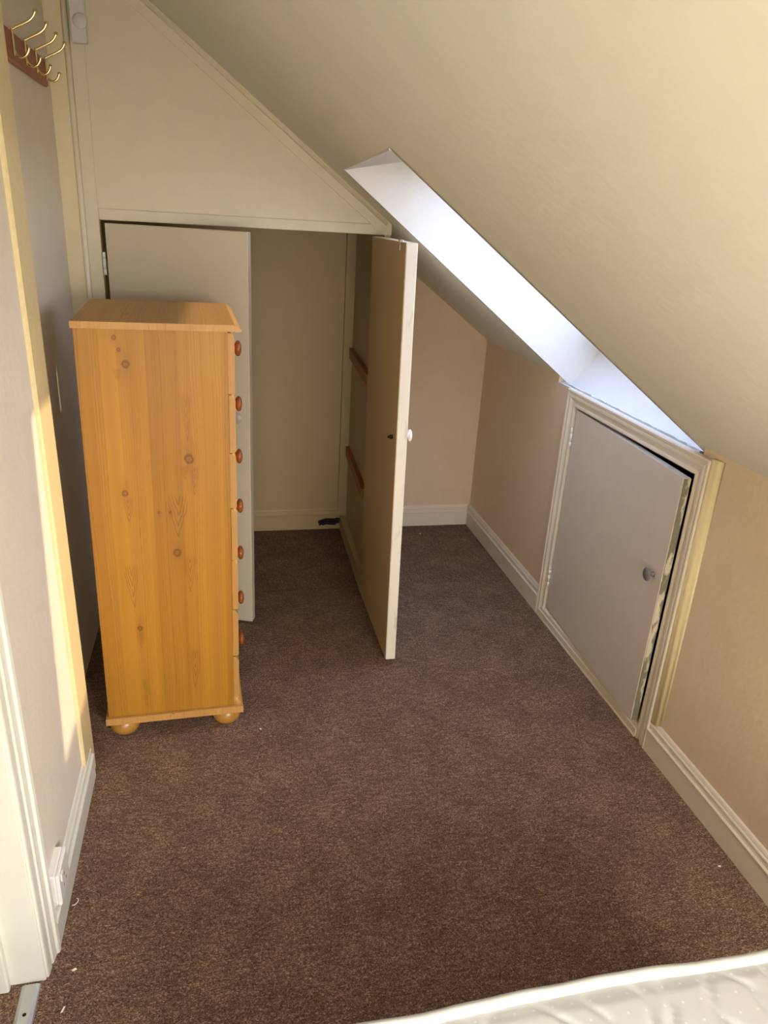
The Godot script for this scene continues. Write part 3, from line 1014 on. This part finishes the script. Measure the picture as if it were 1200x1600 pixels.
# ------------------------------------------------------------------ pine chest of drawers
func build_chest():
	var c := thing("chest_of_drawers", "tall narrow golden pine chest with seven drawers, turned to the right", "chest", Vector3(-0.166, 0, -2.192))
	c.rotation_degrees = Vector3(0, 2.2, -0.35)
	var zs := 0.222
	# side panels; their texture spans the whole panel
	for s in [1, -1]:
		var st := begin()
		box(st, Vector3(0.0, -1.17, -0.009), Vector3(0.376, 0.0, 0.009), 0.001)
		part("side_panel", st, M.pine_side, c, Vector3(-0.199, 1.250, s * (zs - 0.009)))
	var st := begin()
	box(st, Vector3(-0.196, 0.08, -zs + 0.018), Vector3(-0.190, 1.25, zs - 0.018))
	part("back_panel", st, M.foot_wood, c)
	# top with a chamfered front edge
	st = begin()
	mould(st, Vector3(-0.203, 1.250, -0.233), Vector3(-0.203, 1.250, 0.233), Vector3(1, 0, 0), Vector3(0, 1, 0), [Vector2(0, 0), Vector2(0, 0.0155), Vector2(0.001, 0.017), Vector2(0.398, 0.017), Vector2(0.414, 0.005), Vector2(0.4155, 0.0025), Vector2(0.414, 0)], 0, 0, 2)
	part("top", st, M.pine, c)
	# base board with a hollow moulding in front
	st = begin()
	mould(st, Vector3(-0.207, 0.055, -0.230), Vector3(-0.207, 0.055, 0.230), Vector3(1, 0, 0), Vector3(0, 1, 0), [Vector2(0, 0), Vector2(0, 0.022), Vector2(0.001, 0.023), Vector2(0.411, 0.023), Vector2(0.413, 0.020), Vector2(0.413, 0)], 0, 0, 2)
	part("base", st, M.pine, c)
	st = begin(true)
	mould(st, Vector3(0.177, 0.078, -0.221), Vector3(0.177, 0.078, 0.221), Vector3(1, 0, 0), Vector3(0, 1, 0), [Vector2(0, 0), Vector2(0, 0.03), Vector2(0.017, 0.03), Vector2(0.0185, 0.02), Vector2(0.022, 0.010), Vector2(0.027, 0.0)], 0, 0, 2)
	part("base_moulding", st, M.pine, c)
	# drawers
	var y0 := 0.094
	var step := (1.246 - y0) / 7.0
	for i in 7:
		var a := y0 + step * i + 0.0012
		var b := y0 + step * (i + 1) - 0.0012
		if i == 0: a += 0.014
		var d := Node3D.new()
		d.name = "drawer"
		c.add_child(d, true)
		d.position = Vector3(0.1775, 0, rng.randf_range(-0.0012, 0.0012))
		var sl: float = [0.0, 0.0, 0.0006, 0.0009, 0.0, 0.0005, 0.0][i]
		d.position.x += sl
		st = begin()
		mould(st, Vector3(0, (a + b) / 2, -0.2175), Vector3(0, (a + b) / 2, 0.2175), Vector3(0, 1, 0), Vector3(1, 0, 0),
			[Vector2(-(b - a) / 2, 0), Vector2(-(b - a) / 2, 0.012), Vector2(-(b - a) / 2 + 0.004, 0.017), Vector2((b - a) / 2 - 0.015, 0.017), Vector2((b - a) / 2 - 0.002, 0.008), Vector2((b - a) / 2, 0.007), Vector2((b - a) / 2, 0)], 0, 0, 2)
		part("drawer_front", st, M.pine, d)
		st = begin(true)
		lathe(st, Vector3(0.017, (a + b) / 2 + 0.004, 0.0), Vector3(1, 0, 0), [Vector2(0, 0), Vector2(0, 0.0150), Vector2(0.004, 0.0148), Vector2(0.009, 0.0122), Vector2(0.013, 0.0125), Vector2(0.016, 0.0175), Vector2(0.019, 0.0218), Vector2(0.0225, 0.0228), Vector2(0.027, 0.0212), Vector2(0.030, 0.0165), Vector2(0.032, 0.009), Vector2(0.0325, 0)], 28)
		var k := part("knob", st, M.knob_wood, d)
		k.set_meta("label", "turned reddish wooden knob")
		st = begin()
		box(st, Vector3(-0.33, a + 0.02, -0.19), Vector3(0.0, b - 0.02, 0.19))
		part("drawer_box", st, M.foot_wood, d)
	# bun feet
	for x in [-0.157, 0.155]:
		for z in [-0.182, 0.182]:
			st = begin(true)
			lathe(st, Vector3(x, 0, z), Vector3(0, 1, 0), [Vector2(0.0, 0), Vector2(0.0, 0.026), Vector2(0.004, 0.034), Vector2(0.014, 0.042), Vector2(0.026, 0.045), Vector2(0.040, 0.042), Vector2(0.050, 0.035), Vector2(0.056, 0.028), Vector2(0.056, 0)], 28)
			part("foot", st, M.foot_wood, c)

# ------------------------------------------------------------------ coat hooks
func build_hook_rail():
	var r := thing("coat_hook_rail", "reddish wooden rail with four double brass coat hooks on left wall", "coat hooks", Vector3(-0.482, 1.885, -2.44))
	var st := begin()
	box(st, Vector3(0, -0.040, -0.215), Vector3(0.015, 0.032, 0.29), 0.005, 2)
	part("backboard", st, M.rail_wood, r)
	for z in [0.205, 0.072, -0.058, -0.186]:
		var h := Node3D.new()
		h.name = "hook"
		r.add_child(h, true)
		h.position = Vector3(0.015, 0, z)
		var s := begin()
		box(s, Vector3(0, -0.024, -0.0065), Vector3(0.0035, 0.036, 0.0065), 0.0012)
		part("plate", s, M.brass, h)
		s = begin(true)
		var up := smooth_path([Vector3(0.001, 0.031, 0), Vector3(0.014, 0.038, 0), Vector3(0.030, 0.046, 0), Vector3(0.044, 0.054, 0), Vector3(0.054, 0.064, 0), Vector3(0.060, 0.076, 0)], 4)
		var rad := []
		for i in up.size(): rad.append(0.0036 + 0.0020 * smoothstep(0.8, 1.0, float(i) / up.size()))
		tube(s, up, rad, 12)
		lathe(s, up[-1] - Vector3(0.001, 0.002, 0), Vector3(0.25, 1, 0).normalized(), [Vector2(-0.002, 0.0056), Vector2(0.002, 0.0056), Vector2(0.005, 0.004), Vector2(0.006, 0)], 12)
		part("upper_arm", s, M.brass, h)
		s = begin(true)
		var j := smooth_path([Vector3(0.001, -0.008, 0), Vector3(0.006, -0.020, 0), Vector3(0.016, -0.026, 0), Vector3(0.027, -0.022, 0), Vector3(0.034, -0.012, 0), Vector3(0.037, -0.003, 0)], 4)
		rad = []
		for i in j.size(): rad.append(0.0032 + 0.0014 * smoothstep(0.8, 1.0, float(i) / j.size()))
		tube(s, j, rad, 12)
		lathe(s, j[-1] - Vector3(0, 0.001, 0), Vector3(0.25, 1, 0).normalized(), [Vector2(-0.001, 0.0046), Vector2(0.002, 0.0044), Vector2(0.004, 0.003), Vector2(0.005, 0)], 12)
		part("lower_arm", s, M.brass, h)

# ------------------------------------------------------------------ small things
func build_small_things():
	# grey plastic control box high on the closet stile
	var b := thing("control_box", "small grey-white plastic box mounted high beside the closet panel", "switch box", Vector3(-0.383, 2.05, ZC))
	var st := begin()
	box(st, Vector3(-0.023, -0.068, 0.0), Vector3(0.023, 0.068, 0.030), 0.004)
	part("casing", st, M.grey_plastic, b)
	st = begin(true)
	lathe(st, Vector3(0.008, -0.012, 0.029), Vector3(0, 0, 1), [Vector2(0, 0.0), Vector2(0, 0.021), Vector2(0.004, 0.021), Vector2(0.007, 0.018), Vector2(0.008, 0.0)], 24)
	part("dial", st, M.grey_plastic, b)
	# single socket on a surface box over the skirting
	var s := thing("wall_socket", "white plastic socket in a surface box on the left skirting", "socket", Vector3(-0.405, 0.128, -1.339))
	st = begin()
	box(st, Vector3(-0.004, -0.043, -0.045), Vector3(0.025, 0.043, 0.045), 0.003)
	part("back_box", st, M.white_plastic, s)
	st = begin()
	box(st, Vector3(0.0248, -0.043, -0.045), Vector3(0.034, 0.043, 0.045), 0.003)
	var fp := part("faceplate", st, M.white_plastic, s)
	st = begin()
	box(st, Vector3(0.034, 0.012, 0.016), Vector3(0.037, 0.034, 0.030), 0.001)
	part("switch", st, M.white_plastic, s)
	for q in [[0.006, 0.0, 0.004, 0.008], [-0.016, -0.011, 0.008, 0.003], [-0.016, 0.011, 0.008, 0.003]]:
		st = begin()
		box(st, Vector3(0.0336, q[0] - q[2] * 0.5, q[1] - q[3] * 0.5), Vector3(0.0343, q[0] + q[2] * 0.5, q[1] + q[3] * 0.5))
		part("pin_slot", st, M.slot, fp)
	# crumbs on the carpet
	var spots := [[Vector3(-0.340, 0, -1.200), 0.0055, 0.0028, "white paper crumb on the carpet just right of the door frame"],
		[Vector3(-0.348, 0, -1.114), 0.0075, 0.002, "thin white sliver on the carpet beside the metal strip"],
		[Vector3(0.101, 0, -1.946), 0.005, 0.002, "tiny pale crumb on the carpet in front of the chest"],
		[Vector3(1.262, 0, -1.215), 0.004, 0.002, "tiny white crumb on the carpet by the right skirting"],
		[Vector3(1.02, 0, -3.42), 0.005, 0.003, "tiny pale crumb on the alcove carpet near the far wall"]]
	var i := 0
	for q in spots:
		var l := begin()
		var a: float = q[1]
		var w: float = q[2]
		hexa(l, [Vector3(-a, 0, -w), Vector3(a * 0.8, 0, -w * 0.6), Vector3(a, 0, w), Vector3(-a * 0.7, 0, w * 0.8), Vector3(-a * 0.8, 0.0022, -w * 0.6), Vector3(a * 0.6, 0.003, -w * 0.3), Vector3(a * 0.7, 0.002, w * 0.6), Vector3(-a * 0.5, 0.0032, w * 0.4)])
		l.generate_normals()
		var o := MeshInstance3D.new()
		o.mesh = l.commit()
		o.material_override = M.lint
		o.name = numbered("crumb")
		add_child(o)
		o.position = q[0]
		o.rotation.y = 0.9 * i + 0.4
		o.set_meta("label", q[3])
		o.set_meta("category", "crumb")
		o.set_meta("group", "crumbs on the carpet")
		i += 1
	var th := begin(true)
	var path := []
	for k in 9:
		var t := -1.2 + k * 0.42
		path.append(Vector3(0.008 * cos(t), 0.004 + 0.004 * sin(k * 0.4), 0.010 * sin(t)))
	tube(th, path, fill(0.0011, path.size()), 8)
	th.generate_normals()
	var tn := MeshInstance3D.new()
	tn.mesh = th.commit()
	tn.material_override = M.lint
	tn.name = numbered("thread_scrap")
	add_child(tn)
	tn.position = Vector3(-0.366, 0, -1.372)
	tn.set_meta("label", "curled white thread scrap at the foot of the left skirting")
	tn.set_meta("category", "thread")

# ------------------------------------------------------------------ bed
func stitch(x: float, z: float) -> float:
	# distance to the nearest wandering line of quilting
	var best := 1.0
	for k in range(-1, 9):
		var c := 0.05 + k * 0.135 + 0.020 * sin(z * 38.0 + k * 2.1) + 0.012 * sin(z * 71.0 + k)
		best = minf(best, absf(x - c))
		var c2 := 0.11 + k * 0.135 - 0.024 * sin(z * 33.0 + k * 1.3) + (z * 0.35)
		best = minf(best, absf(x - fposmod(c2, 0.95)))
	return best

func build_bed():
	var x0 := 0.07
	var x1 := 0.99
	var z0 := -0.69
	var z1 := 1.20
	var top := 0.445
	var d := thing("bed_base", "grey divan bed base under the white mattress", "bed", Vector3((x0 + x1) / 2, 0, (z0 + z1) / 2))
	var st := begin()
	box(st, Vector3(x0 + 0.02, 0.04, z0 + 0.02) - d.position, Vector3(x1 - 0.02, 0.25, z1 - 0.02) - d.position, 0.012)
	part("divan", st, M.divan, d)
	for q in [[x0 + 0.08, z0 + 0.08], [x1 - 0.08, z0 + 0.08], [x0 + 0.08, z1 - 0.08], [x1 - 0.08, z1 - 0.08]]:
		st = begin(true)
		lathe(st, Vector3(q[0], 0, q[1]) - d.position, Vector3(0, 1, 0), [Vector2(0, 0), Vector2(0, 0.02), Vector2(0.042, 0.024), Vector2(0.042, 0)], 16)
		part("castor", st, M.black_iron, d)
	var m := thing("mattress", "white quilted mattress with taped edge, corner of it at lower right", "mattress", Vector3((x0 + x1) / 2, 0.25, (z0 + z1) / 2))
	var o := m.position
	# quilted top
	st = begin(true)
	var nx := 150
	var zs := []
	var z := 0.0
	while z < z1 - z0:
		zs.append(z)
		z += 0.005 if z < 0.3 else 0.03
	zs.append(z1 - z0)
	var hgt := func(px: float, pz: float) -> float:
		var s := stitch(px, pz)
		var e := minf(minf(px, x1 - x0 - px), minf(pz, z1 - z0 - pz))
		return top - 0.007 + 0.006 * pow(clampf(s / 0.013, 0.0, 1.0), 0.5) * clampf(e / 0.03, 0.0, 1.0) + 0.012 * clampf(e / 0.15, 0.0, 1.0)
	var rows := []
	for zz in zs:
		var row := []
		for i in nx + 1:
			var px: float = (x1 - x0) * i / nx
			row.append(Vector3(x0 + px, hgt.call(px, zz), z0 + zz) - o)
		rows.append(row)
	for j in rows.size() - 1:
		for i in nx:
			for k in [rows[j][i], rows[j][i + 1], rows[j + 1][i + 1], rows[j][i], rows[j + 1][i + 1], rows[j + 1][i]]:
				st.add_vertex(k)
	part("quilted_top", st, M.ticking, m)
	st = begin()
	box(st, Vector3(x0, 0.256, z0) - o, Vector3(x1, top - 0.011, z1) - o, 0.006)
	part("side_border", st, M.ticking, m)
	# edge tape, top and bottom
	for y in [top - 0.004, 0.262]:
		st = begin(true)
		var loop := []
		var r := 0.05
		var cs := [Vector2(x1 - r, z0 + r), Vector2(x1 - r, z1 - r), Vector2(x0 + r, z1 - r), Vector2(x0 + r, z0 + r)]
		var n := 40
		for k in n + 1:
			var t := float(k) / n
			loop.append(Vector3(lerpf(x0, x1, t), y + 0.0016 * sin(t * 23.0) + 0.001 * sin(t * 51.0), z0 - 0.004 + 0.004 * sin(t * 9.0)) - o)
		loop.append(Vector3(x1, y, z1) - o)
		loop.append(Vector3(x0, y, z1) - o)
		loop.append(Vector3(x0, y, z0) - o)
		tube(st, loop, fill(0.0095, loop.size()), 12)
		part("edge_tape", st, M.tape, m)
